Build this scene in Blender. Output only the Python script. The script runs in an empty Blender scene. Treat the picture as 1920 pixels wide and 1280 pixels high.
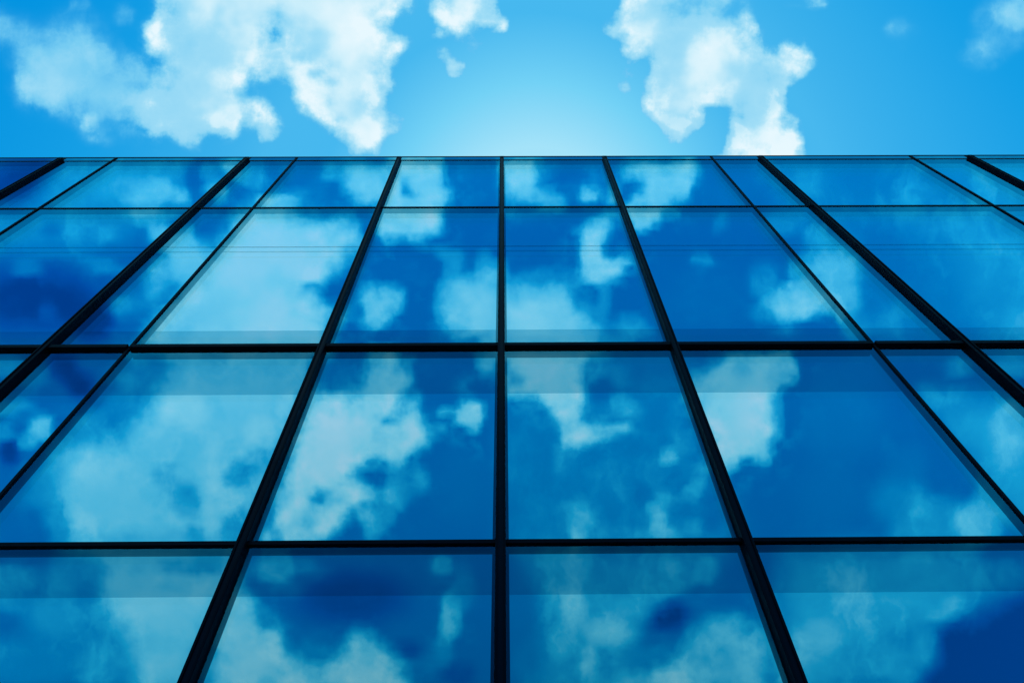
import bpy, bmesh, math, random
import numpy as np
from mathutils import Vector

random.seed(7)
scene = bpy.context.scene
C = scene.collection

# ------------------------------------------------------------------ helpers
def link(name, bm, mats, parent=None):
    me = bpy.data.meshes.new(name)
    bm.normal_update()
    bm.to_mesh(me); bm.free()
    for m in (mats if isinstance(mats, (list, tuple)) else [mats]):
        me.materials.append(m)
    o = bpy.data.objects.new(name, me)
    C.objects.link(o)
    if parent is not None:
        o.parent = parent
    return o

def prism(bm, prof_lo, prof_hi, mi=0, per_side=None):
    """closed prism between two matching outlines (lists of Vector)"""
    lo = [bm.verts.new(p) for p in prof_lo]
    hi = [bm.verts.new(p) for p in prof_hi]
    n = len(lo)
    for i in range(n):
        f = bm.faces.new((lo[i], lo[(i + 1) % n], hi[(i + 1) % n], hi[i]))
        f.material_index = per_side[i] if per_side else mi
    bm.faces.new(lo[::-1]).material_index = mi
    bm.faces.new(hi).material_index = mi

def hexa(bm, x0, x1, x2, x3, y0, y1, z0, z1, mi=0):
    """box whose left/right edges may lean: x0,x1 at z0 and x2,x3 at z1"""
    prism(bm, [Vector((x0, y0, z0)), Vector((x1, y0, z0)), Vector((x1, y1, z0)), Vector((x0, y1, z0))],
              [Vector((x2, y0, z1)), Vector((x3, y0, z1)), Vector((x3, y1, z1)), Vector((x2, y1, z1))], mi)

def bevel(bm, w, seg=1):
    bmesh.ops.bevel(bm, geom=list(bm.edges), offset=w, segments=seg, affect='EDGES', profile=0.7)

# ------------------------------------------------------------------ materials
def new_mat(name):
    m = bpy.data.materials.new(name)
    m.use_nodes = True
    nt = m.node_tree
    for n in list(nt.nodes):
        nt.nodes.remove(n)
    out = nt.nodes.new('ShaderNodeOutputMaterial')
    return m, nt, out

def metal_mat(name, col, rough, spec):
    m, nt, out = new_mat(name)
    b = nt.nodes.new('ShaderNodeBsdfPrincipled')
    tc = nt.nodes.new('ShaderNodeTexCoord')
    nz = nt.nodes.new('ShaderNodeTexNoise'); nz.inputs['Scale'].default_value = 3.0
    nz.inputs['Detail'].default_value = 5
    mp = nt.nodes.new('ShaderNodeMapping'); mp.inputs['Scale'].default_value = (1, 1, .25)
    nt.links.new(tc.outputs['Object'], mp.inputs[0]); nt.links.new(mp.outputs[0], nz.inputs['Vector'])
    mr = nt.nodes.new('ShaderNodeMapRange')
    mr.inputs['To Min'].default_value = rough - .1; mr.inputs['To Max'].default_value = rough + .12
    nt.links.new(nz.outputs['Fac'], mr.inputs['Value'])
    nt.links.new(mr.outputs[0], b.inputs['Roughness'])
    b.inputs['Base Color'].default_value = (*col, 1)
    b.inputs['Specular IOR Level'].default_value = spec
    b.inputs['Specular Tint'].default_value = (.3, .55, 1, 1)
    nt.links.new(b.outputs[0], out.inputs[0])
    return m

M_frame = metal_mat('black_anodised_frame', (.0015, .002, .005), .5, .07)
M_cap = metal_mat('satin_cover_strip', (.002, .003, .008), .40, .09)
M_mass = metal_mat('dark_core_wall', (.008, .011, .018), .8, .1)

T = (.40, .685, .815)            # blue solar-control coating
def coated(nt, gl, k):
    # reflection of the coating rises from a straight look towards a grazing one
    lw = nt.nodes.new('ShaderNodeLayerWeight'); lw.inputs['Blend'].default_value = .5
    rp = nt.nodes.new('ShaderNodeValToRGB')
    el = rp.color_ramp.elements
    pts = [(.10, .51), (.245, .72), (.455, .88), (.72, 1.0)]
    el[0].position, el[1].position = pts[0][0], pts[-1][0]
    for p, v in pts[1:-1]: el.new(p)
    for e, (p, v) in zip(el, pts):
        e.color = tuple(min(1., q * c * v) for q, c in zip(k, T)) + (1,)
    nt.links.new(lw.outputs['Facing'], rp.inputs[0])
    nt.links.new(rp.outputs[0], gl.inputs['Color'])

def glass_outer():
    m, nt, out = new_mat('outer_glass_pane')
    mix = nt.nodes.new('ShaderNodeMixShader')
    tr = nt.nodes.new('ShaderNodeBsdfTransparent')
    gl = nt.nodes.new('ShaderNodeBsdfGlossy')
    coated(nt, gl, (.5, 1.05, 1.3))
    gl.inputs['Roughness'].default_value = 0.0
    lw = nt.nodes.new('ShaderNodeLayerWeight'); lw.inputs['Blend'].default_value = .5
    rp = nt.nodes.new('ShaderNodeValToRGB'); el = rp.color_ramp.elements
    el[0].position = .15; el[0].color = (.12,) * 3 + (1,)
    el[1].position = .72; el[1].color = (.52,) * 3 + (1,)
    e = el.new(.455); e.color = (.23,) * 3 + (1,)
    nt.links.new(lw.outputs['Facing'], rp.inputs[0]); nt.links.new(rp.outputs[0], mix.inputs[0])
    nt.links.new(tr.outputs[0], mix.inputs[1]); nt.links.new(gl.outputs[0], mix.inputs[2])
    bump_into(nt, gl)
    nt.links.new(mix.outputs[0], out.inputs[0])
    return m

def bump_into(nt, gl):
    tc = nt.nodes.new('ShaderNodeTexCoord')
    nz = nt.nodes.new('ShaderNodeTexNoise'); nz.inputs['Scale'].default_value = .9
    nz.inputs['Detail'].default_value = 1
    bp = nt.nodes.new('ShaderNodeBump'); bp.inputs['Strength'].default_value = 1
    bp.inputs['Distance'].default_value = .0006
    nt.links.new(tc.outputs['Object'], nz.inputs['Vector'])
    nt.links.new(nz.outputs['Fac'], bp.inputs['Height'])
    nt.links.new(bp.outputs[0], gl.inputs['Normal'])

def glass_inner(name, k):
    m, nt, out = new_mat(name)
    gl = nt.nodes.new('ShaderNodeBsdfGlossy')
    coated(nt, gl, k)
    gl.inputs['Roughness'].default_value = 0.0
    bump_into(nt, gl)
    nt.links.new(gl.outputs[0], out.inputs[0])
    return m

def glass_band():
    m, nt, out = new_mat('fritted_glass_band')
    mix = nt.nodes.new('ShaderNodeMixShader')
    gl = nt.nodes.new('ShaderNodeBsdfGlossy')
    coated(nt, gl, (.55, .84, .92))
    gl.inputs['Roughness'].default_value = 0.0
    df = nt.nodes.new('ShaderNodeBsdfDiffuse'); df.inputs['Color'].default_value = (.02, .08, .13, 1)
    mix.inputs[0].default_value = .18
    nt.links.new(gl.outputs[0], mix.inputs[1]); nt.links.new(df.outputs[0], mix.inputs[2])
    nt.links.new(mix.outputs[0], out.inputs[0])
    return m

def seal_mat():
    m, nt, out = new_mat('clear_silicone_seal')
    mix = nt.nodes.new('ShaderNodeMixShader'); tr = nt.nodes.new('ShaderNodeBsdfTransparent')
    df = nt.nodes.new('ShaderNodeBsdfDiffuse'); df.inputs['Color'].default_value = (.01, .02, .03, 1)
    mix.inputs[0].default_value = .27
    nt.links.new(tr.outputs[0], mix.inputs[1]); nt.links.new(df.outputs[0], mix.inputs[2])
    nt.links.new(mix.outputs[0], out.inputs[0])
    return m
M_seal = seal_mat()
M_outer = glass_outer()
M_inner = glass_inner('inner_glass_pane', (1.2, 1.17, 1.16))
M_band = glass_band()

def ground_mat():
    m, nt, out = new_mat('plaza_paving')
    b = nt.nodes.new('ShaderNodeBsdfPrincipled')
    tc = nt.nodes.new('ShaderNodeTexCoord')
    br = nt.nodes.new('ShaderNodeTexBrick'); br.inputs['Scale'].default_value = 1
    br.inputs['Color1'].default_value = (.22, .22, .21, 1); br.inputs['Color2'].default_value = (.28, .27, .26, 1)
    br.inputs['Mortar'].default_value = (.09, .09, .09, 1); br.inputs['Mortar Size'].default_value = .01
    nt.links.new(tc.outputs['Object'], br.inputs['Vector'])
    nt.links.new(br.outputs['Color'], b.inputs['Base Color'])
    b.inputs['Roughness'].default_value = .8
    nt.links.new(b.outputs[0], out.inputs[0])
    return m

# ------------------------------------------------------------------ camera
CAM_H = 1.6
PIT, YAW, ROL = (math.radians(a) for a in (57.770968, 0.741525, -0.889873))
fw = np.array([math.sin(YAW) * math.cos(PIT), math.cos(YAW) * math.cos(PIT), math.sin(PIT)])
r0 = np.cross(fw, [0, 0, 1]); r0 /= np.linalg.norm(r0)
u0 = np.cross(r0, fw)
RT = r0 * math.cos(ROL) + u0 * math.sin(ROL)
UP = u0 * math.cos(ROL) - r0 * math.sin(ROL)
cam = bpy.data.cameras.new('camera')
cam.sensor_width = 36; cam.lens = 36 * 1280 / 1920
cam.clip_start = .05; cam.clip_end = 6000
co = bpy.data.objects.new('camera', cam); C.objects.link(co)
from mathutils import Matrix
co.matrix_world = Matrix(((RT[0], UP[0], -fw[0], 0), (RT[1], UP[1], -fw[1], 0), (RT[2], UP[2], -fw[2], CAM_H), (0, 0, 0, 1)))
scene.camera = co

# ------------------------------------------------------------------ the building
GY = 5.30            # outer glass plane
GAP = .055           # distance between the outer and inner panes
def H(z): return z + CAM_H
WM, WT = .10, .042  # widths of main and slim mullions
DM, DT = .075, .022   # how far they stand out from the glass
# name: (edge X at 10 m above the eye, lean per metre, main?, side measured: -1 left edge, 1 right edge, 0 centre)
LINES = [(-14.90, 0, True, 0), (-11.1778, -.00772, True, -1), (-9.8299, -.01003, False, -1), (-6.6307, .00774, True, -1),
         (-5.4103, .01008, False, -1), (-2.7084, -.00668, True, -1), (-.0929, -.00328, True, 0), (2.461, .00892, True, 1),
         (5.2878, -.00815, False, 1), (6.6288, -.02176, True, 1), (10.4046, -.01029, False, 1), (11.872, -.012, True, 1),
         (15.60, 0, True, 0)]
def cx(i, z):
    X, k, main, side = LINES[i]
    w = WM if main else WT
    return X + k * (z - H(10)) - side * w / 2

ZB, ZTOP = .45, H(17.265)
T0 = (2.55, 2.60)
T1 = (H(4.640), H(4.692))
T2 = (H(8.222), H(8.298))
SEAM = H(11.757)
TM = (H(13.70), H(13.752))
TP = (H(16.915), H(16.985))
COP = (H(17.205), ZTOP)

bld = bpy.data.objects.new('office_building', None); C.objects.link(bld)
bld.location = (0, GY, 0)
bld['label'] = 'office building with a mirrored blue glass facade in a grid of black mullions'
bld['category'] = 'building'
bpy.context.view_layer.update()

def part(name, bm, mats, parent=bld):
    # meshes are modelled in world space; shift to the building's base
    if parent is bld or parent.parent is bld:
        bmesh.ops.translate(bm, vec=Vector((0, -GY, 0)), verts=bm.verts)
    return link(name, bm, mats, parent)

N = len(LINES)
for i in range(N):
    main = LINES[i][2]
    w, d = (WM, DM) if main else (WT, DT)
    z0, z1 = ZB, H(17.265 * (GY - DM) / (GY - .006)) + .01 if main else H(17.265 * (GY - DT) / (GY - .006))
    bm = bmesh.new()
    h = w / 2
    B = GY + .14
    def ring(prof, z): return [Vector((cx(i, z) + a, b, z)) for a, b in prof]
    if main:   # channel section: two lips and a recessed face between them, closed by an end block
        li, gr = .024, .02
        prof = [(-h, B), (-h, GY - d + .004), (-h + .004, GY - d), (-h + li, GY - d), (-h + li, GY - d + gr),
                (h - li, GY - d + gr), (h - li, GY - d), (h - .004, GY - d), (h, GY - d + .004), (h, B)]
        prism(bm, ring(prof, z0), ring(prof, z1 - .06))
        blk = [(-h, B), (-h, GY - d), (h, GY - d), (h, B)]
        prism(bm, ring(blk, z1 - .0598), ring(blk, z1))
    else:
        prof = [(-h, B), (-h, GY - d + .003), (-h + .003, GY - d), (h - .003, GY - d), (h, GY - d + .003), (h, B)]
        prism(bm, ring(prof, z0), ring(prof, z1))
    stub = [(-h, B), (-h, GY + .002), (h, GY + .002), (h, B)]
    prism(bm, ring(stub, z1 + .0002), ring(stub, H(17.204)))
    mu = part('mullion', bm, M_frame)
    if main:
        bm = bmesh.new()
        a = h - li - .001
        y0, y1 = GY - d + gr - .006, GY - d + gr - .001
        zt = z1 - .061
        hexa(bm, cx(i, z0) - a, cx(i, z0) + a, cx(i, zt) - a, cx(i, zt) + a, y0, y1, z0 + .01, zt)
        part('cover_strip', bm, M_cap, mu)

def span(i, z, inset):
    """clear opening between mullion i and i+1 at height z"""
    a = (WM if LINES[i][2] else WT) / 2; b = (WM if LINES[i + 1][2] else WT) / 2
    return cx(i, z) + a + inset, cx(i + 1, z) - b - inset

def bar(name, i, zz, depth, mat, back=.12, bv=.003):
    bm = bmesh.new()
    xa, xb = span(i, zz[0], .0005); xc, xd = span(i, zz[1], .0005)
    hexa(bm, xa, xb, xc, xd, GY - depth, GY + back, zz[0], zz[1])
    if bv: bevel(bm, bv)
    return part(name, bm, mat)

rows = [(ZB + .05, T0[0], .0, .0), (T0[1], T1[0], 0, 0), (T1[1], T2[0], 0, 0), (T2[1], SEAM, 0, 0),
        (SEAM, TM[0], 0, 0), (TM[1], TP[0], 0, 0), (TP[1], COP[0], 0, 0)]
rows = [(T0[1], T1[0], None, H(4.10)), (T1[1], T2[0], None, H(7.215)), (T2[1], SEAM - .004, H(8.83), None),
        (SEAM + .004, TM[0], None, None), (TM[1], TP[0], None, None), (TP[1], COP[0], None, None)]

EDGE = .032
for i in range(N - 1):
    for zz, dep in ((T0, .028), (T1, .028), (T2, .056)):
        bar('transom', i, zz, dep, M_frame)
    bar('transom', i, TM, .012, M_frame, bv=0)
    bar('transom', i, TP, .005, M_frame, bv=0)
    bm = bmesh.new()
    xa, xb = cx(i, COP[0]) + .0015, cx(i + 1, COP[0]) - .0015
    hexa(bm, xa, xb, xa, xb, GY - .006, GY + .5, *COP); bevel(bm, .002)
    part('coping', bm, M_frame)
    bar('glazing_seal', i, (SEAM - .0035, SEAM + .0035), .0015, M_seal, back=.02, bv=0)
    for (z0, z1, lo_band, hi_band) in rows:
        # every pane sits a hair out of true, as real units do
        tx, tz = random.uniform(-1, 1) * .0006, random.uniform(-1, 1) * .0005
        def quad(bm, y, inset, za, zb, mi):
            xa, xb = span(i, za, inset); xc, xd = span(i, zb, inset)
            mx, mz = (xa + xb) / 2, (z0 + z1) / 2
            P = [(xa, za), (xb, za), (xd, zb), (xc, zb)]
            vs = [bm.verts.new((px, y + tx * (px - mx) + tz * (pz - mz), pz)) for px, pz in P]
            f = bm.faces.new(vs); f.material_index = mi
        bm = bmesh.new()
        quad(bm, GY, .0005, z0 + .0005, z1 - .0005, 0)
        pane = part('glass_pane', bm, M_outer if z0 != TP[1] else M_band)
        if z0 == TP[1]: continue
        bm = bmesh.new()
        tall = z1 - z0
        e = EDGE if tall > 1 else .004
        lo_e = -.0036 if abs(z0 - SEAM) < .02 else e
        hi_e = -.0036 if abs(z1 - SEAM) < .02 else e
        cuts = [z0 + lo_e]
        mats_ = [0]
        if lo_band: cuts.append(lo_band); mats_ = [1, 0]
        if hi_band: cuts.append(hi_band); mats_ = mats_ + [1]
        cuts.append(z1 - hi_e)
        for k in range(len(cuts) - 1):
            quad(bm, GY + GAP, e, cuts[k], cuts[k + 1], mats_[k])
        part('inner_pane', bm, [M_inner, M_band], pane)

# small fixing clips where the lower transom meets two of the main mullions
for i, sd_ in ((5, -1), (7, 1)):
    bm = bmesh.new()
    xc = cx(i, T1[1]) + sd_ * (WM / 2 + .011)
    hexa(bm, xc - .0105, xc + .0105, xc - .0105, xc + .0105, GY - .026, GY - .004, T1[1] + .0005, T1[1] + .03)
    bevel(bm, .003)
    part('fixing_clip', bm, M_frame)

# body behind the glass, plinth, roof
XL, XR = LINES[0][0], LINES[-1][0]
bm = bmesh.new(); hexa(bm, XL + .06, XR - .06, XL + .06, XR - .06, GY + .142, GY + 22, ZB, H(17.0))
part('core_wall', bm, M_mass)
bm = bmesh.new(); hexa(bm, XL, XR, XL, XR, GY + .15, GY + 22.05, H(17.003), H(17.10))
part('roof', bm, M_mass)
bm = bmesh.new(); hexa(bm, XL - .05, XR + .05, XL - .05, XR + .05, GY - .12, GY + 22.1, -.02, ZB - .002)
bevel(bm, .01)
part('plinth', bm, M_mass)
bm = bmesh.new(); hexa(bm, XL + .06, XR - .06, XL + .06, XR - .06, GY + .03, GY + .141, ZB + .002, T0[0] - .002)
part('ground_floor_panel', bm, M_frame)

# ------------------------------------------------------------------ ground
bm = bmesh.new()
bmesh.ops.create_grid(bm, x_segments=8, y_segments=8, size=1500)
g = link('ground', bm, ground_mat()); g['kind'] = 'structure'

# ------------------------------------------------------------------ clouds
# Two tables of cloud cover over the sky: one for the half of the sky above and beyond
# the building, one for the half behind the viewer that the facade mirrors.
# Coordinates: gnomonic chart of the sky about an axis 58 degrees up.
SKY_SHAPES = [
 ('e',1190,150,44,40,30,0.2,0.9),
 ('e',845,115,36,34,40,0.2,0.9),
 ('e',885,85,44,30,0,0.2,0.9),
 ('e',1690,60,44,30,0,0.14,0.9),
 ('e',1180,200,30,50,0,0.14,0.9),
 ('e',770,200,50,60,20,0.16,0.9),
 ('e',1860,90,70,40,-20,0.2,0.9),
 ('e',1300,290,70,24,0,0.16,0.9),
 ('p',0.53,30,[(0,38),(45,48),(70,70),(95,52),(140,40),(175,50),(200,90),(230,110),(270,120),(290,150),(315,172),(260,205),(235,235),(190,240),(170,235),(150,215),(90,200),(55,190),(42,165),(40,130),(22,92),(0,68)]),
 ('e',85,165,50,40,20,0.67,0.8),
 ('e',180,135,35,45,0,0.43,0.8),
 ('e',60,150,25,40,0,0.59,0.6),
 ('e',175,228,18,14,0,0.72,0.7),
 ('e',225,190,40,40,0,0.51,0.5),
 ('e',235,30,30,22,20,0.22,0.9),
 ('e',190,258,34,16,20,0.25,0.9),
 ('e',150,8,22,14,0,0.2,0.8),
 ('e',10,55,40,22,10,0.35,0.7),
 ('p',0.84,13,[(283,-70),(298,25),(272,55),(275,85),(298,115),(318,165),(300,180),(255,182),(238,192),(252,215),(272,254),(290,258),(310,248),(335,262),(365,272),(385,245),(420,260),(440,256),(457,235),(478,238),(500,262),(516,258),(526,245),(512,210),(490,180),(472,178),(458,142),(500,148),(535,150),(548,185),(560,198),(600,225),(636,262),(655,292),(705,292),(718,270),(750,240),(757,222),(725,208),(715,172),(735,150),(735,132),(752,105),(765,84),(740,60),(700,47),(697,30),(730,40),(755,20),(773,17),(780,-70)]),
 ('e',330,50,30,60,0,0.67,0.8),
 ('e',370,85,55,45,10,0.61,0.85),
 ('e',350,130,40,30,0,0.65,0.6),
 ('e',430,70,45,50,0,0.95,0.8),
 ('e',285,70,14,25,0,0.88,0.7),
 ('e',292,208,30,36,0,0.93,0.8),
 ('e',422,225,32,30,0,0.95,0.8),
 ('e',345,235,28,16,30,0.62,0.7),
 ('e',380,190,45,25,0,0.76,0.6),
 ('e',670,70,60,60,0,0.98,0.85),
 ('e',640,15,70,25,0,0.95,0.7),
 ('e',690,235,26,50,0,0.98,0.85),
 ('e',600,140,30,60,0,0.88,0.5),
 ('e',500,110,40,20,0,0.9,0.5),
 ('e',738,238,24,22,0,0.6,0.9),
 ('e',470,225,14,22,0,0.55,0.6),
 ('e',517,70,15,17,0,0.22,0.95),
 ('e',575,103,24,9,-20,0.45,0.8),
 ('e',605,146,36,8,5,0.55,0.8),
 ('e',586,135,10,12,0,0.45,0.7),
 ('e',505,25,30,12,-20,0.74,0.6),
 ('e',642,226,10,16,0,0.72,0.6),
 ('e',562,172,10,9,0,0.6,0.5),
 ('e',615,200,16,8,-30,0.7,0.5),
 ('p',0.88,9,[(815,-70),(808,20),(825,45),(845,62),(867,68),(880,55),(900,45),(925,50),(940,55),(951,42),(935,25),(931,-70)]),
 ('e',870,20,35,30,0,0.95,0.7),
 ('e',905,35,16,18,0,0.74,0.7),
 ('e',823,64,16,11,-30,0.65,0.9),
 ('e',856,126,20,17,0,0.7,1),
 ('e',836,103,18,12,20,0.55,0.9),
 ('e',790,172,26,12,10,0.24,0.9),
 ('e',880,78,18,18,0,0.3,0.7),
 ('e',780,80,20,18,0,0.2,0.6),
 ('e',760,150,26,40,0,0.15,0.6),
 ('p',0.84,11,[(1140,45),(1164,4),(1198,-70),(1370,-70),(1395,20),(1416,47),(1422,85),(1450,107),(1472,85),(1510,79),(1528,115),(1493,143),(1469,171),(1472,214),(1493,231),(1512,300),(1353,300),(1370,242),(1367,205),(1331,208),(1314,239),(1271,268),(1245,250),(1209,205),(1213,141),(1222,104),(1186,117),(1163,100),(1166,66),(1148,70),(1138,62)]),
 ('e',1300,12,80,34,0,0.42,0.95),
 ('e',1390,10,40,40,20,0.25,0.8),
 ('e',1245,70,28,40,0,0.68,0.7),
 ('e',1345,95,75,45,-20,0.97,0.85),
 ('e',1190,90,22,22,0,0.93,0.8),
 ('e',1280,175,45,45,0,0.97,0.85),
 ('e',1430,275,65,32,0,1,0.95),
 ('e',1425,140,22,30,-30,0.55,0.8),
 ('e',1470,110,40,22,-20,0.82,0.7),
 ('e',1395,190,18,14,0,0.5,0.8),
 ('e',1415,175,30,30,0,0.85,0.5),
 ('e',1385,218,10,14,0,0.4,0.8),
 ('e',1155,35,18,28,20,0.5,0.7),
 ('e',1330,215,14,14,0,0.15,0.7),
 ('e',1172,162,22,15,20,0.42,1),
 ('e',1185,132,24,10,0,0.4,0.8),
 ('e',1150,85,12,14,0,0.22,0.7),
 ('e',1265,262,14,14,0,0.4,0.7),
 ('e',1200,240,14,8,0,0.18,0.8),
 ('e',1305,275,14,7,0,0.3,0.8),
 ('e',1210,20,20,24,30,0.7,0.5),
 ('p',0.42,24,[(1835,40),(1870,0),(1930,-60),(2020,-60),(2020,60),(1900,70),(1870,65),(1850,105),(1825,100),(1840,70)]),
 ('e',1915,25,30,35,0,0.58,0.8),
 ('e',1682,54,26,18,0,0.3,0.9),
 ('e',1527,6,30,14,0,0.45,0.9),
 ('e',1490,8,30,14,0,0.22,0.8),
 ('e',1690,92,8,10,0,0.12,0.8),
]
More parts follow.
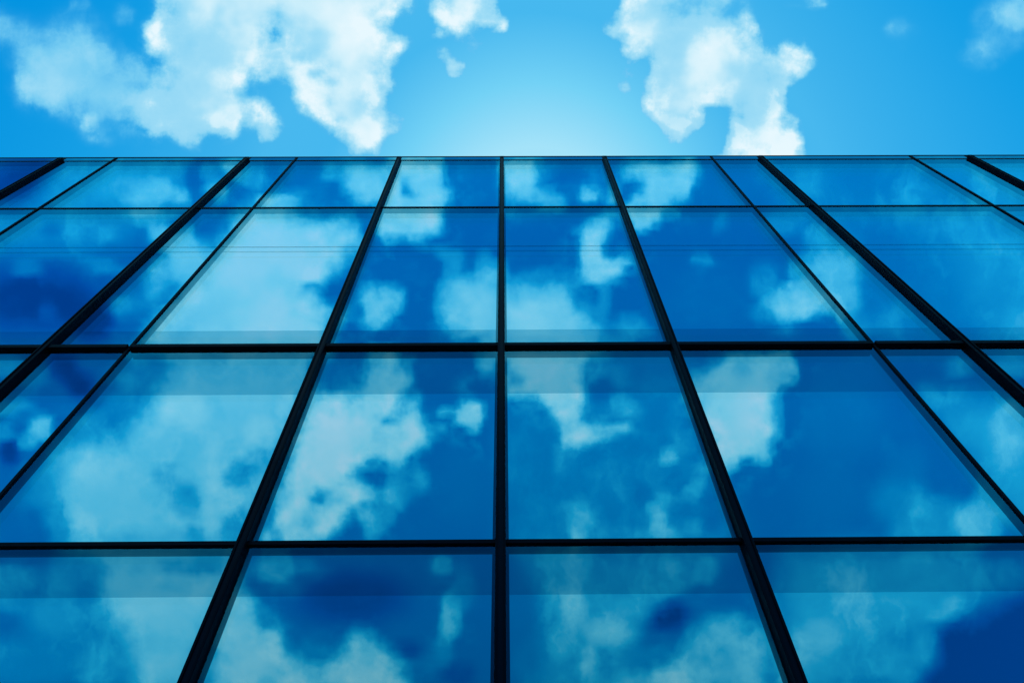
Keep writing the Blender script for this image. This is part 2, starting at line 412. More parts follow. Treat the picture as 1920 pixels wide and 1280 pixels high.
REF_SHAPES = [
 ('p',0.16,40,[(1380,290),(1960,290),(1960,660),(1640,650),(1500,460)]),
 ('p',0.14,40,[(-60,290),(1400,290),(1400,390),(-60,390)]),
 ('p',0.17,40,[(948,660),(1262,660),(1390,1012),(948,1012)]),
 ('e',30,350,120,60,-20,0,0.9),
 ('p',0.3,24,[(60,390),(120,300),(200,300),(110,395)]),
 ('p',0.36,26,[(110,395),(210,300),(350,300),(340,395)]),
 ('e',390,330,55,40,0,0.1,0.95),
 ('e',285,368,55,20,-8,0.74,0.95),
 ('e',300,352,22,14,0,0.72,0.7),
 ('e',250,352,40,14,0,0.5,0.7),
 ('e',345,372,16,14,0,0.55,0.7),
 ('e',395,325,20,20,0,0.4,0.7),
 ('e',195,355,40,24,0,0.42,0.6),
 ('e',435,315,24,26,0,0.62,0.9),
 ('e',405,360,26,22,0,0.55,0.8),
 ('e',400,378,16,9,0,0.1,0.8),
 ('e',475,330,26,26,0,0.4,0.8),
 ('e',480,305,16,12,0,0.18,0.8),
 ('e',535,325,40,24,0,0.14,0.9),
 ('e',522,377,44,17,0,0.78,0.9),
 ('e',660,322,44,24,0,0.62,0.9),
 ('e',672,350,36,32,15,0.76,0.9),
 ('e',705,345,16,40,0,0.66,0.8),
 ('e',625,325,30,14,0,0.5,0.8),
 ('e',590,358,28,18,0,0.2,0.8),
 ('e',560,365,20,14,0,0.45,0.6),
 ('e',690,372,24,12,0,0.45,0.7),
 ('e',610,380,34,9,0,0.18,0.8),
 ('p',0.84,9,[(735,300),(822,298),(832,322),(832,340),(846,358),(838,388),(826,400),(826,432),(800,440),(786,452),(770,450),(752,440),(734,450),(716,438),(705,412),(718,360)]),
 ('e',757,356,13,15,0,0.18,0.95),
 ('e',735,330,12,12,0,0.55,0.7),
 ('e',800,330,26,24,0,0.88,0.7),
 ('e',880,350,40,60,0,0.14,0.7),
 ('e',936,322,9,22,0,0.55,0.9),
 ('e',930,350,8,9,0,0.4,0.8),
 ('p',0.74,14,[(944,302),(1004,302),(1006,330),(1000,350),(1022,362),(1052,380),(1030,388),(990,380),(960,376),(944,364)]),
 ('e',975,325,26,30,0,0.82,0.7),
 ('e',1030,376,30,10,10,0.5,0.7),
 ('e',1020,320,22,18,0,0.3,0.6),
 ('e',1106,372,24,15,0,0.74,0.95),
 ('e',1145,362,11,20,0,0.68,0.9),
 ('e',1065,340,30,24,0,0.1,0.8),
 ('p',0.76,11,[(1162,318),(1180,303),(1292,302),(1306,320),(1304,340),(1296,352),(1290,374),(1266,380),(1250,390),(1175,392),(1190,370),(1218,352),(1210,330),(1170,335)]),
 ('e',1188,348,20,15,0,0.12,0.9),
 ('e',1235,330,34,20,0,0.66,0.6),
 ('e',1280,340,20,24,0,0.82,0.6),
 ('e',1215,375,30,14,0,0.8,0.7),
 ('e',1275,375,18,9,0,0.3,0.7),
 ('p',0.8,9,[(1175,388),(1246,388),(1242,412),(1218,416),(1206,428),(1192,424),(1180,406)]),
 ('e',1262,398,14,14,0,0.35,0.7),
 ('e',1385,330,60,40,0,0.12,0.8),
 ('e',1400,350,40,30,0,0.14,0.8),
 ('p',0.24,40,[(1440,300),(1720,300),(1860,390),(1500,390)]),
 ('e',1515,345,34,30,0,0.36,0.85),
 ('e',1620,340,70,40,0,0.17,0.8),
 ('p',0.32,30,[(1740,290),(1960,290),(1960,400),(1880,390)]),
 ('p',0.28,30,[(-40,400),(120,390),(300,395),(230,450),(120,460),(-40,460)]),
 ('e',60,440,50,20,0,0.24,0.7),
 ('e',275,402,40,18,0,0.66,0.9),
 ('e',300,440,26,26,-40,0.52,0.9),
 ('e',205,440,20,12,0,0.42,0.8),
 ('e',160,430,40,18,0,0.22,0.7),
 ('e',95,430,26,18,0,0.12,0.7),
 ('e',300,412,12,14,0,0.3,0.6),
 ('e',60,560,150,70,0,0,0.9),
 ('e',190,500,52,14,10,0.24,0.85),
 ('e',50,500,34,14,0,0.22,0.8),
 ('e',110,478,60,9,0,0.2,0.7),
 ('e',90,585,24,20,0,0.1,0.6),
 ('e',150,580,60,40,0,0,0.6),
 ('e',335,448,40,22,-30,0.56,0.9),
 ('e',395,405,40,16,0,0.12,0.9),
 ('e',345,490,52,36,-40,0.72,0.9),
 ('e',300,515,40,26,-40,0.62,0.9),
 ('e',265,565,38,30,-40,0.22,0.9),
 ('e',225,575,26,20,-40,0.34,0.8),
 ('e',290,545,24,20,-45,0.55,0.7),
 ('e',180,610,50,34,-40,0,0.9),
 ('p',0.92,22,[(468,388),(530,388),(568,410),(600,418),(640,410),(664,428),(668,462),(640,490),(624,500),(622,520),(604,538),(584,548),(600,565),(622,575),(606,660),(250,660),(300,602),(360,520),(430,432)]),
 ('e',580,541,30,10,-5,0.3,0.9),
 ('e',628,545,26,30,0,0.1,0.9),
 ('e',600,398,60,16,-6,0.18,0.9),
 ('e',648,425,14,14,0,0.45,0.6),
 ('e',410,600,70,40,0,0.74,0.7),
 ('e',330,620,50,30,-40,0.64,0.7),
 ('e',470,560,60,50,0,0.88,0.5),
 ('e',560,610,44,30,0,0.86,0.6),
 ('e',640,590,14,26,20,0.5,0.8),
 ('e',660,470,20,14,0,0.4,0.6),
 ('e',745,510,50,40,0,0.11,0.9),
 ('p',0.76,13,[(672,560),(690,540),(715,548),(728,540),(750,548),(754,572),(732,582),(724,602),(700,612),(676,604)]),
 ('e',708,575,22,20,0,0.86,0.7),
 ('e',640,600,9,26,25,0.5,0.6),
 ('e',690,535,16,8,0,0.3,0.6),
 ('e',735,620,40,12,0,0.1,0.7),
 ('p',0.7,16,[(835,545),(858,520),(880,528),(905,505),(940,500),(940,660),(905,650),(870,632),(845,615),(828,592),(822,575)]),
 ('e',900,580,32,40,0,0.78,0.7),
 ('e',845,482,28,16,20,0.38,0.85),
 ('e',800,456,40,9,5,0.36,0.8),
 ('e',850,510,20,18,0,0.34,0.8),
 ('e',840,545,22,30,0,0.5,0.5),
 ('e',905,500,20,30,0,0.36,0.7),
 ('e',870,640,26,12,0,0.22,0.7),
 ('e',900,420,30,40,0,0.1,0.8),
 ('e',975,402,40,16,0,0.18,0.8),
 ('p',0.78,9,[(1096,424),(1112,416),(1136,416),(1141,438),(1133,474),(1146,486),(1165,474),(1184,482),(1188,500),(1165,512),(1148,520),(1124,530),(1098,524),(1082,514),(1092,488),(1094,455)]),
 ('e',1110,470,18,40,0,0.86,0.6),
 ('e',1110,505,20,14,0,0.84,0.6),
 ('e',1085,432,14,9,0,0.35,0.8),
 ('e',1150,405,34,12,0,0.28,0.8),
 ('e',1138,555,9,40,0,0.36,0.85),
 ('e',1160,470,12,10,0,0.25,0.6),
 ('p',0.78,30,[(930,560),(985,535),(1025,530),(1060,545),(1090,580),(1120,612),(1125,660),(930,660)]),
 ('e',990,600,50,36,0,0.86,0.7),
 ('e',1100,620,30,20,0,0.62,0.6),
 ('e',1020,520,16,26,0,0.3,0.7),
 ('e',1180,615,34,26,0,0.34,0.85),
 ('e',1155,640,30,14,0,0.36,0.8),
 ('e',1215,630,22,14,0,0.22,0.7),
 ('e',1100,560,30,24,0,0.12,0.7),
 ('e',1000,470,50,34,0,0.1,0.7),
 ('e',1330,560,90,60,0,0.12,0.9),
 ('e',1315,490,26,16,0,0.24,0.85),
 ('e',1352,415,14,24,20,0.18,0.8),
 ('e',1300,600,16,9,0,0.14,0.6),
 ('e',1495,563,64,38,-10,0.7,0.95),
 ('e',1560,510,58,58,10,0.58,0.9),
 ('e',1585,560,34,44,0,0.52,0.8),
 ('e',1510,580,34,20,0,0.82,0.7),
 ('e',1455,565,22,16,0,0.5,0.7),
 ('e',1430,530,34,40,0,0.26,0.75),
 ('e',1425,590,24,20,0,0.24,0.7),
 ('e',1540,450,34,22,30,0.4,0.8),
 ('e',1490,505,24,16,0,0.3,0.6),
 ('e',1610,610,34,34,0,0.34,0.6),
 ('e',1470,620,40,14,0,0.18,0.7),
 ('e',1470,420,40,24,0,0.22,0.8),
 ('e',1680,480,70,50,30,0.14,0.9),
 ('e',1790,560,60,60,30,0.18,0.8),
 ('p',0.3,36,[(1830,400),(1960,420),(1960,660),(1860,640),(1800,520),(1760,430)]),
 ('e',1910,600,34,44,0,0.42,0.8),
 ('e',1680,600,50,30,30,0.22,0.7),
 ('e',1640,400,60,20,0,0.2,0.7),
 ('e',20,690,34,24,0,0.3,0.9),
 ('e',60,705,30,24,-30,0.24,0.8),
 ('e',120,690,30,40,-30,0,0.9),
 ('e',150,720,30,26,-30,0,0.9),
 ('e',25,765,44,22,0,0.36,0.85),
 ('e',45,778,28,9,0,0.1,0.8),
 ('e',78,800,24,28,-35,0.64,0.9),
 ('e',55,825,20,18,0,0.5,0.7),
 ('e',18,845,24,30,0,0,0.9),
 ('e',110,770,30,14,0,0.14,0.7),
 ('e',10,810,20,16,0,0.3,0.7),
 ('p',0.64,34,[(60,960),(110,860),(160,815),(225,832),(262,780),(292,735),(320,668),(600,655),(560,760),(500,900),(440,1020),(130,1020),(100,960)]),
 ('e',345,770,50,40,0,0.86,0.85),
 ('e',400,700,70,26,0,0.56,0.8),
 ('e',185,880,56,40,-20,0.72,0.8),
 ('e',240,930,60,50,0,0.68,0.6),
 ('e',490,808,34,30,0,0.74,0.85),
 ('e',455,750,50,30,0,0.7,0.6),
 ('e',330,840,60,50,0,0.62,0.6),
 ('e',520,690,50,18,0,0.52,0.7),
 ('e',255,695,60,26,-10,0.22,0.9),
 ('e',240,750,52,30,-20,0.24,0.9),
 ('e',170,800,50,24,-30,0.28,0.9),
 ('e',240,718,20,16,0,0.42,0.6),
 ('e',312,900,34,24,40,0.4,0.85),
 ('e',352,938,34,40,-30,0.33,0.85),
 ('e',325,880,16,16,0,0.34,0.6),
 ('e',455,888,46,30,-20,0.2,0.9),
 ('e',490,850,26,18,0,0.36,0.6),
 ('e',440,990,26,36,20,0.26,0.85),
 ('e',372,1000,20,18,0,0.28,0.85),
 ('e',50,985,60,44,-20,0.1,0.95),
 ('e',100,960,26,60,-20,0.24,0.7),
 ('e',90,905,24,20,-30,0.3,0.6),
 ('e',560,880,30,40,0,0.5,0.5),
 ('p',0.88,15,[(585,738),(640,744),(676,738),(694,712),(690,690),(700,660),(738,660),(752,690),(762,712),(748,742),(744,764),(736,776),(752,788),(766,770),(766,758),(780,754),(786,776),(800,806),(796,830),(780,842),(764,868),(742,880),(722,868),(704,860),(672,880),(650,905),(690,920),(700,940),(664,955),(640,975),(610,1008),(500,1012),(530,920),(556,820)]),
 ('e',630,790,60,50,0,0.96,0.8),
 ('e',600,860,50,36,0,0.9,0.7),
 ('e',715,700,20,34,0,0.74,0.8),
 ('e',700,770,26,34,0,0.9,0.6),
 ('e',765,815,22,30,0,0.84,0.7),
 ('e',640,925,44,22,-30,0.72,0.85),
 ('e',570,980,50,30,-20,0.66,0.85),
 ('e',535,930,24,30,0,0.5,0.7),
 ('e',680,874,32,12,-35,0.26,0.9),
 ('e',696,858,12,9,0,0.2,0.7),
 ('e',598,934,26,14,-35,0.34,0.9),
 ('e',728,788,20,9,-20,0.34,0.8),
 ('e',712,815,20,22,0,0.7,0.5),
 ('e',770,895,40,34,20,0.3,0.85),
 ('e',738,930,34,30,-30,0.36,0.8),
 ('e',712,985,36,22,-40,0.34,0.85),
 ('e',690,965,22,14,-40,0.46,0.7),
 ('e',520,1000,16,16,0,0.3,0.7),
 ('e',640,700,44,34,-10,0.14,0.95),
 ('e',596,690,20,30,0,0.16,0.8),
 ('e',655,725,20,12,0,0.3,0.6),
 ('e',810,690,44,34,0,0.1,0.9),
 ('e',770,690,12,30,0,0.3,0.6),
 ('p',0.82,7,[(824,770),(846,772),(864,756),(880,748),(911,753),(906,780),(892,803),(872,797),(852,786)]),
 ('e',895,770,14,16,0,0.9,0.7),
 ('e',825,805,26,9,-35,0.3,0.85),
 ('e',912,680,20,22,-30,0.52,0.95),
 ('e',870,718,28,16,-30,0.18,0.85),
 ('e',870,900,50,90,0,0.12,0.9),
 ('e',905,730,20,10,0,0.1,0.6),
 ('p',0.86,12,[(945,662),(1096,662),(1094,700),(1098,752),(1090,784),(1096,800),(1130,798),(1160,800),(1178,803),(1150,814),(1110,820),(1084,836),(1062,840),(1056,806),(1042,776),(1020,752),(1008,738),(950,738)]),
 ('e',1060,740,34,36,20,0.92,0.7),
 ('e',968,712,18,14,0,0.45,0.8),
 ('e',1010,690,40,24,0,0.88,0.6),
 ('e',1070,800,20,26,0,0.6,0.7),
 ('e',1130,806,36,9,-4,0.56,0.8),
 ('e',960,742,26,6,0,0.5,0.7),
 ('e',1110,700,18,34,0,0.3,0.6),
 ('e',1130,730,34,30,0,0.1,0.8),
 ('e',1160,705,40,14,20,0.22,0.8),
 ('e',1175,765,34,22,20,0.36,0.85),
 ('e',1165,790,26,9,0,0.2,0.7),
 ('e',1060,862,24,34,0,0.24,0.85),
 ('e',1030,800,24,16,0,0.3,0.7),
 ('e',1220,690,40,30,0,0.14,0.7),
 ('e',975,850,50,70,0,0.17,0.85),
 ('e',1160,900,70,60,0,0.2,0.8),
 ('e',1255,856,20,12,0,0.52,0.95),
 ('e',1285,830,26,24,30,0.24,0.8),
 ('e',1090,985,26,44,0,0.54,0.9),
 ('e',1065,950,24,14,0,0.24,0.7),
 ('p',0.54,12,[(1222,952),(1244,956),(1258,980),(1282,1012),(1236,1014),(1230,980)]),
 ('e',1302,918,26,14,-45,0.44,0.9),
 ('e',1300,990,22,18,0,0.38,0.85),
 ('e',1315,880,20,22,0,0.24,0.8),
 ('e',1160,1000,60,20,0,0.24,0.8),
 ('e',1250,940,24,12,0,0.3,0.7),
 ('e',1340,960,20,40,0,0.1,0.7),
 ('e',1270,905,30,20,0,0.14,0.6),
 ('e',1200,925,30,30,0,0.12,0.6),
 ('p',0.84,13,[(1300,705),(1345,684),(1366,670),(1420,662),(1472,664),(1488,690),(1484,712),(1462,724),(1450,748),(1450,780),(1458,806),(1444,830),(1432,864),(1404,858),(1362,882),(1328,812),(1295,742)]),
 ('e',1410,770,34,40,0,0.92,0.8),
 ('e',1400,690,40,20,0,0.68,0.7),
 ('e',1400,830,30,24,0,0.8,0.6),
 ('e',1465,690,20,20,0,0.52,0.7),
 ('e',1460,770,14,34,10,0.5,0.6),
 ('e',1318,700,14,20,30,0.2,0.7),
 ('e',1335,668,14,12,0,0.2,0.6),
 ('e',1440,850,12,12,0,0.4,0.6),
 ('e',1420,884,30,12,0,0.12,0.8),
 ('e',1580,780,90,90,0,0.14,0.8),
 ('e',1560,930,70,80,0,0.12,0.9),
 ('e',1600,700,70,30,0,0.12,0.8),
 ('e',1665,830,14,24,-30,0.14,0.8),
 ('e',1620,880,10,44,-25,0.1,0.8),
 ('e',1690,940,60,60,-30,0.22,0.85),
 ('e',1760,980,80,50,0,0.33,0.85),
 ('e',1840,975,60,44,-20,0.44,0.9),
 ('e',1720,1000,60,24,0,0.32,0.7),
 ('e',1700,870,44,44,-30,0.14,0.7),
 ('e',1535,980,14,18,-30,0.1,0.6),
 ('p',0.38,30,[(1740,740),(1960,760),(1960,1010),(1900,960),(1830,870)]),
 ('e',1895,820,44,60,-20,0.48,0.85),
 ('e',1790,760,34,30,-20,0.26,0.8),
 ('e',1720,690,40,24,0,0.1,0.8),
 ('e',1800,690,34,20,0,0.26,0.8),
 ('e',1890,690,44,24,0,0.38,0.85),
 ('e',1860,920,40,30,-35,0.36,0.6),
 ('e',1900,770,34,20,0,0.5,0.7),
 ('e',30,1085,50,30,0,0.36,0.85),
 ('e',120,1085,44,40,0,0.3,0.9),
 ('e',20,1130,60,26,0,0.22,0.7),
 ('p',0.64,34,[(185,1030),(340,1026),(430,1050),(436,1110),(400,1180),(345,1300),(262,1300),(232,1210),(196,1130)]),
 ('e',275,1130,54,34,0,0.74,0.8),
 ('e',350,1120,50,30,0,0.7,0.6),
 ('e',320,1060,34,16,0,0.34,0.85),
 ('e',380,1065,40,16,0,0.28,0.85),
 ('e',230,1065,40,16,0,0.5,0.6),
 ('e',300,1205,40,24,0,0.54,0.7),
 ('e',330,1250,50,34,0,0.6,0.6),
 ('e',245,1200,24,50,-20,0.42,0.6),
 ('e',110,1160,70,50,0,0.34,0.85),
 ('e',60,1240,140,60,0,0.2,0.95),
 ('e',190,1250,50,50,-20,0.3,0.8),
 ('e',160,1190,40,30,0,0.2,0.7),
 ('e',515,1065,44,30,0,0.42,0.9),
 ('e',590,1070,34,20,20,0.22,0.8),
 ('e',555,1100,30,20,0,0.18,0.8),
 ('e',660,1120,120,60,0,0.02,0.95),
 ('e',500,1110,24,12,0,0.1,0.8),
 ('p',0.68,18,[(430,1120),(470,1128),(490,1150),(492,1176),(512,1174),(530,1200),(540,1225),(570,1240),(600,1246),(632,1238),(655,1205),(672,1188),(694,1190),(706,1214),(736,1222),(758,1250),(770,1300),(385,1300)]),
 ('e',470,1210,44,50,0,0.72,0.8),
 ('e',505,1158,18,20,0,0.26,0.85),
 ('e',530,1170,16,14,0,0.2,0.7),
 ('e',545,1262,34,14,0,0.56,0.7),
 ('e',590,1215,40,18,0,0.22,0.85),
 ('e',605,1195,26,14,0,0.12,0.8),
 ('e',680,1225,26,26,0,0.7,0.7),
 ('e',640,1265,60,26,0,0.74,0.7),
 ('e',500,1275,16,14,0,0.5,0.6),
 ('e',740,1240,22,16,0,0.42,0.6),
 ('e',845,1155,22,52,8,0.36,0.9),
 ('e',830,1062,24,20,0,0.32,0.85),
 ('e',870,1100,24,44,0,0.18,0.8),
 ('e',800,1240,34,26,0,0.16,0.8),
 ('e',835,1225,20,40,0,0.24,0.7),
 ('e',860,1265,40,26,0,.035,0.8),
 ('e',760,1220,40,22,0,0.02,0.7),
 ('p',0.28,40,[(990,1030),(1330,1030),(1320,1090),(1260,1130),(1200,1180),(1190,1300),(1000,1300),(1020,1180)]),
 ('e',970,1140,34,70,0,0.12,0.9),
 ('e',1092,1060,22,44,10,0.46,0.85),
 ('e',1050,1100,22,22,20,0.36,0.8),
 ('e',1080,1145,26,40,0,0.56,0.9),
 ('e',1140,1182,54,34,0,0.58,0.9),
 ('e',1105,1235,26,40,10,0.54,0.85),
 ('e',1180,1140,40,24,0,0.44,0.7),
 ('e',1060,1200,24,40,20,0.4,0.7),
 ('e',1130,1238,20,26,0,0.18,0.9),
 ('e',1065,1240,18,16,0,0.26,0.6),
 ('e',980,1240,34,40,0,0.14,0.7),
 ('e',1200,1210,20,26,0,0.3,0.6),
 ('e',1145,1075,24,20,0,0.3,0.7),
 ('e',1260,1065,26,24,-30,0.4,0.8),
 ('e',1325,1068,28,20,-40,0.38,0.9),
 ('e',1240,1095,30,16,0,0.34,0.7),
 ('e',1330,1110,50,18,0,0.1,0.85),
 ('e',1255,1155,50,34,-30,0,0.95),
 ('e',1230,1200,44,22,-20,0.12,0.85),
 ('e',1215,1225,34,14,-20,0.2,0.7),
 ('p',0.52,24,[(1270,1230),(1300,1190),(1340,1165),(1380,1160),(1420,1190),(1440,1300),(1180,1300),(1210,1268)]),
 ('e',1255,1272,44,34,0,0.72,0.9),
 ('e',1370,1172,34,18,0,0.54,0.8),
 ('e',1345,1230,44,26,0,0.38,0.8),
 ('e',1170,1280,34,24,0,0.5,0.85),
 ('e',1400,1140,20,20,0,0.12,0.7),
 ('e',1440,1070,40,40,0,0.1,0.9),
 ('p',0.36,36,[(1480,1045),(1600,1030),(1800,1040),(1860,1090),(1800,1130),(1740,1160),(1735,1300),(1490,1300),(1460,1200)]),
 ('e',1530,1195,44,34,0,0.58,0.9),
 ('e',1720,1056,40,20,0,0.46,0.8),
 ('e',1640,1075,60,30,0,0.36,0.7),
 ('e',1580,1128,26,16,0,0.46,0.8),
 ('e',1690,1125,60,18,0,0.42,0.8),
 ('e',1770,1145,50,24,-15,0.5,0.9),
 ('e',1690,1200,44,30,0,0.22,0.85),
 ('e',1620,1230,50,34,0,0.24,0.85),
 ('e',1640,1165,50,20,0,0.32,0.6),
 ('e',1735,1210,20,44,0,0.36,0.8),
 ('e',1700,1245,44,16,-10,0.3,0.7),
 ('e',1890,1080,50,34,0,0.22,0.85),
 ('e',1490,1260,34,40,0,0.42,0.7),
 ('e',1440,1140,24,30,0,0.22,0.7),
 ('e',1620,1275,60,16,0,0.16,0.8),
 ('p',0,22,[(1752,1186),(1790,1168),(1840,1158),(1890,1130),(1960,1100),(1960,1310),(1700,1310),(1725,1262),(1760,1240)]),
]

def sd_poly(P, X, Y):
    P = np.array(P, float)
    d = np.full(X.shape, 1e18); inside = np.zeros(X.shape, bool)
    n = len(P)
    for i in range(n):
        a = P[i]; b = P[(i + 1) % n]
        e = b - a; wx = X - a[0]; wy = Y - a[1]
        t = np.clip((wx * e[0] + wy * e[1]) / max(1e-9, e @ e), 0, 1)
        d = np.minimum(d, (wx - t * e[0]) ** 2 + (wy - t * e[1]) ** 2)
        c = ((a[1] > Y) != (b[1] > Y))
        with np.errstate(divide='ignore', invalid='ignore'):
            xi = a[0] + (Y - a[1]) * e[0] / (e[1] if e[1] != 0 else 1e-9)
        inside ^= c & (X < xi)
    d = np.sqrt(d)
    return np.where(inside, d, -d)

def sstep(a, b, x):
    t = np.clip((x - a) / (b - a), 0, 1); return t * t * (3 - 2 * t)

def paint(shapes, X, Y, base, ps):
    D = np.full(X.shape, float(base))
    for s in shapes:
        if s[0] == 'p':
            _, v, soft, pts = s
            m = sstep(-soft * ps, soft * ps, sd_poly(pts, X, Y))
        else:
            _, x, y, rx, ry, rot, v, op = s
            c, sn = math.cos(math.radians(rot)), math.sin(math.radians(rot))
            dx, dy = X - x, Y - y
            q = np.sqrt(((dx * c + dy * sn) / rx) ** 2 + ((-dx * sn + dy * c) / ry) ** 2)
            m = op * (1 - sstep(.35, 1.35, q))
        D = D + (v - D) * m
    return np.clip(D, 0, 1)

UX0, UX1, NC = -100., 2020., 142
def table(shapes, y0, y1, nr, base, ps):
    xs = np.linspace(UX0, UX1, NC); ys = np.linspace(y0, y1, nr)
    X, Y = np.meshgrid(xs, ys)
    D = paint(shapes, X, Y, base, ps)
    gy, gx = np.gradient(D, (y1 - y0) / (nr - 1), (UX1 - UX0) / (NC - 1))
    E = np.clip(np.hypot(gx, gy) * 45, .08, 1)
    for _ in range(2):      # spread a little so the wisps reach beyond the edge itself
        E = np.maximum(E, .8 * np.maximum.reduce([np.roll(E, k, a) for k in (-1, 1) for a in (0, 1)]))
    return D, E

world = bpy.data.worlds.new('World'); scene.world = world
world.use_nodes = True
nt = world.node_tree
for n in list(nt.nodes): nt.nodes.remove(n)
L = nt.links.new
def nd(t, **kw):
    n = nt.nodes.new(t)
    for k, v in kw.items(): setattr(n, k, v)
    return n
def val(x, sock):
    if isinstance(x, (int, float)): sock.default_value = x
    elif isinstance(x, (tuple, list)): sock.default_value = x
    else: L(x, sock)
def M(op, a, b=None, c=None, clamp=False):
    n = nd('ShaderNodeMath', operation=op, use_clamp=clamp)
    val(a, n.inputs[0])
    if b is not None: val(b, n.inputs[1])
    if c is not None: val(c, n.inputs[2])
    return n.outputs[0]
def VM(op, a, b=None, out=0):
    n = nd('ShaderNodeVectorMath', operation=op)
    val(a, n.inputs[0])
    if b is not None: val(b, n.inputs[1])
    return n.outputs['Value'] if op == 'DOT_PRODUCT' else n.outputs[0]
def comb(x, y, z):
    n = nd('ShaderNodeCombineXYZ')
    for i, a in enumerate((x, y, z)): val(a, n.inputs[i])
    return n.outputs[0]
def MR(x, a, b, c, d, smooth=True):
    n = nd('ShaderNodeMapRange', interpolation_type='SMOOTHSTEP' if smooth else 'LINEAR')
    val(x, n.inputs['Value']); n.inputs['From Min'].default_value = a; n.inputs['From Max'].default_value = b
    n.inputs['To Min'].default_value = c; n.inputs['To Max'].default_value = d
    return n.outputs[0]
def noise(vec, scale, detail, rough=.5, color=False, off=0):
    n = nd('ShaderNodeTexNoise')
    n.inputs['Scale'].default_value = scale; n.inputs['Detail'].default_value = detail
    n.inputs['Roughness'].default_value = rough
    L(VM('ADD', vec, (off, off * .7, off * 1.3)), n.inputs['Vector'])
    return n.outputs['Color'] if color else n.outputs['Fac']
def mixc(f, a, b):
    n = nd('ShaderNodeMix', data_type='RGBA')
    val(f, n.inputs[0]); val(a, n.inputs[6]); val(b, n.inputs[7])
    return n.outputs[2]

tc = nd('ShaderNodeTexCoord')
sep = nd('ShaderNodeSeparateXYZ'); L(tc.outputs['Generated'], sep.inputs[0])
dirv = comb(sep.outputs[0], M('ABSOLUTE', sep.outputs[1]), sep.outputs[2])
ax = M('MAXIMUM', VM('DOT_PRODUCT', dirv, tuple(fw)), .08)
PX = M('MULTIPLY_ADD', M('DIVIDE', VM('DOT_PRODUCT', dirv, tuple(RT)), ax), 1280, 960)
PY = M('MULTIPLY_ADD', M('DIVIDE', VM('DOT_PRODUCT', dirv, tuple(UP)), ax), -1280, 640)
chart = comb(M('MULTIPLY', PX, .01), M('MULTIPLY', PY, .01), M('MULTIPLY', M('SIGN', sep.outputs[1]), 3.7))

def lookup(tab, y0, y1, px, py):
    nr = tab.shape[0]
    u = M('MULTIPLY_ADD', px, 1 / (UX1 - UX0), -UX0 / (UX1 - UX0), clamp=True)
    uc = comb(u, u, u)
    r = M('MULTIPLY_ADD', py, (nr - 1) / (y1 - y0), -y0 * (nr - 1) / (y1 - y0))
    r = M('MINIMUM', M('MAXIMUM', r, 0), nr - 1)
    rv = comb(r, r, r)
    acc = None
    for k in range(0, nr, 3):
        cn = nd('ShaderNodeRGBCurve')
        for ch in range(3):
            row = tab[min(k + ch, nr - 1)]
            cv = cn.mapping.curves[ch]
            pts = cv.points
            pts[0].location = (0, float(row[0])); pts[-1].location = (1, float(row[-1]))
            for j in range(1, NC - 1):
                pts.new(j / (NC - 1), float(row[j]))
            for p in pts: p.handle_type = 'AUTO_CLAMPED'
        cn.mapping.update()
        L(uc, cn.inputs['Color'])
        wv = VM('MAXIMUM', VM('SUBTRACT', (1, 1, 1), VM('ABSOLUTE', VM('SUBTRACT', rv, (k, k + 1, k + 2)))), (0, 0, 0))
        if k + 2 > nr - 1:
            wv = VM('MULTIPLY', wv, tuple(1. if k + c <= nr - 1 else 0. for c in range(3)))
        dp = VM('DOT_PRODUCT', cn.outputs[0], wv)
        acc = dp if acc is None else M('ADD', acc, dp)
    return acc

sun_el, sun_az = math.radians(66), math.radians(6)
sky = nd('ShaderNodeTexSky', sky_type='NISHITA')
sky.sun_disc = False; sky.sun_elevation = sun_el; sky.sun_rotation = sun_az
sky.air_density = 1.0; sky.dust_density = 1.2; sky.ozone_density = 2.0

STR = .10
def colramp(x, pts):
    r = nd('ShaderNodeValToRGB'); el = r.color_ramp.elements
    el[0].position, el[1].position = pts[0][0], pts[-1][0]
    for p in pts[1:-1]: el.new(p[0])
    for e, (p, c) in zip(el, pts): e.color = (*c, 1)
    L(x, r.inputs[0])
    return r.outputs[0]

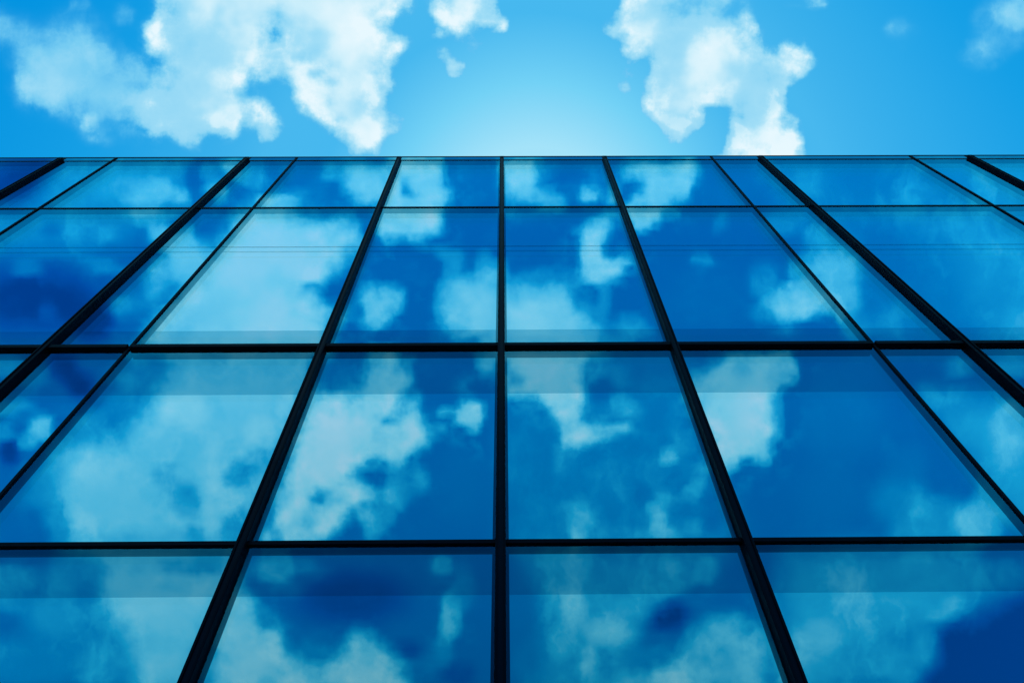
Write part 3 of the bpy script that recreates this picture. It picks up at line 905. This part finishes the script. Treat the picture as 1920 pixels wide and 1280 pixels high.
def cloudy(shapes, y0, y1, nr, base, warp, erode, det, clear, ramp, cv, fade_hi, fade_lo, off, ps, lowd, shade, veil):
    wn = VM('SUBTRACT', noise(chart, 1.3, 5, .6, True, off), (.5, .5, .5))
    ws = nd('ShaderNodeSeparateXYZ'); L(wn, ws.inputs[0])
    px = M('MULTIPLY_ADD', ws.outputs[0], warp, PX); py = M('MULTIPLY_ADD', ws.outputs[1], warp, PY)
    D, E = table(shapes, y0, y1, nr, base, ps)
    d0 = lookup(D, y0, y1, px, py)
    edge = lookup(E[::2], y0, y1, px, py)
    # outside the mapped part of the sky: plain scattered cloud
    gen = MR(noise(chart, .35, 4, .55, False, off + 9), .46, .66, .05, .85)
    ins = M('MULTIPLY', M('MULTIPLY', MR(PX, -100, -20, 0, 1), MR(PX, 1940, 2020, 1, 0)),
            M('MULTIPLY', MR(PY, fade_hi - 60, fade_hi, 0, 1), MR(PY, fade_lo, fade_lo + 60, 1, 0)))
    d1 = M('MULTIPLY_ADD', M('SUBTRACT', d0, gen), ins, gen)
    n1 = M('SUBTRACT', noise(chart, 1.7, det, .58, False, off + 4), .5)
    up = M('MULTIPLY', M('MAXIMUM', n1, 0), MR(d1, .04, .3, .35, 1))
    dn = M('MULTIPLY', M('MINIMUM', n1, 0), MR(d1, lowd, lowd + .35, 0, 1))
    d2 = M('MULTIPLY_ADD', M('MULTIPLY', M('ADD', up, dn), edge), erode, d1, clamp=True)
    # thin streaky veils around and between the clouds
    st = VM('MULTIPLY', VM('ADD', chart, VM('MULTIPLY', wn, (1.0, 1.0, 0))), (1.0, .5, 1.0))
    ve = MR(noise(st, 1.15, 6, .6, False, off + 23), .44, .74, 0, veil)
    ve = M('MULTIPLY', ve, M('MULTIPLY', MR(d1, lowd + .01, lowd + .14, 0, 1), MR(d1, .45, .8, 1, 0)))
    d2 = M('ADD', d2, ve, clamp=True)
    if shade:   # thicker, greyer parts inside the bright cloud
        sh = MR(noise(chart, .75, 3, .5, False, off + 17), .42, .66, 0, shade)
        d2 = M('SUBTRACT', d2, M('MULTIPLY', sh, MR(d2, .55, .95, 0, 1)))
    cl = VM('MAXIMUM', VM('MULTIPLY', colramp(d2, ramp), (1 / STR,) * 3), clear)
    cov = MR(d2, cv[0], cv[1], 0, 1)
    base_sky = clear
    return mixc(cov, base_sky, cl)

ss = nd('ShaderNodeSeparateXYZ'); L(sky.outputs[0], ss.inputs[0])
# clear sky: the aureole of the sun behind the roof pales the deep blue
fpos = MR(ss.outputs[1], 2, 13, 0, 1, False)
clear_f = VM('MULTIPLY', colramp(fpos, [(.0227, (.001, .295, .75)), (.059, (.008, .35, .79)), (.0955, (.028, .405, .82)), (.173, (.065, .48, .86)),
                                       (.273, (.062, .48, .862)), (.473, (.17, .64, .92)), (.745, (.37, .765, .95))]), (1 / STR,) * 3)
clear_b = VM('MULTIPLY', sky.outputs[0], (.002, .44, 1.02))
front = cloudy(SKY_SHAPES, -60, 320, 28, .0, 22, 2.3, 7, clear_f,
               [(0, (.03, .40, .82)), (.3, (.09, .50, .86)), (.5, (.19, .61, .89)), (.7, (.36, .73, .93)), (.85, (.60, .86, .97)), (1, (.80, .94, 1.))],
               (.0, .5), -60, 320, 0, 1.75, 0., .22, .14)
back = cloudy(REF_SHAPES, 270, 1320, 72, .10, 24, 1.5, 6, clear_b,
              [(0, (.0, .075, .31)), (.045, (.0, .12, .44)), (.1, (.0, .195, .52)), (.2, (.0, .32, .64)), (.4, (.022, .54, .80)), (.6, (.20, .76, .92)), (.8, (.56, .94, .98)), (1, (.98, 1., 1.))],
              (.0, .03), 270, 1300, 31, 1.45, .1, .12, .22)
bf = nd('ShaderNodeBackground'); bb = nd('ShaderNodeBackground')
bf.inputs[1].default_value = STR; bb.inputs[1].default_value = STR
L(front, bf.inputs[0]); L(back, bb.inputs[0])
ms = nd('ShaderNodeMixShader')
L(M('GREATER_THAN', sep.outputs[1], 0), ms.inputs[0]); L(bb.outputs[0], ms.inputs[1]); L(bf.outputs[0], ms.inputs[2])
wo = nd('ShaderNodeOutputWorld'); L(ms.outputs[0], wo.inputs[0])

# ------------------------------------------------------------------ sun
sl = bpy.data.lights.new('sun', 'SUN'); sl.energy = 3; sl.angle = math.radians(.5); sl.color = (1, .96, .9)
so = bpy.data.objects.new('sun', sl); C.objects.link(so)
sd = Vector((math.sin(sun_az) * math.cos(sun_el), math.cos(sun_az) * math.cos(sun_el), math.sin(sun_el)))
so.rotation_euler = sd.to_track_quat('Z', 'Y').to_euler()
so.location = (0, 60, 80)

# ------------------------------------------------------------------ output
scene.view_settings.view_transform = 'Standard'
scene.view_settings.look = 'None'
scene.view_settings.exposure = 0; scene.view_settings.gamma = 1
scene.cycles.use_denoising = True
try: scene.cycles.denoiser = 'OPENIMAGEDENOISE'
except Exception: pass
scene.cycles.max_bounces = 8; scene.cycles.glossy_bounces = 6; scene.cycles.transparent_max_bounces = 8
scene.cycles.use_denoising = True
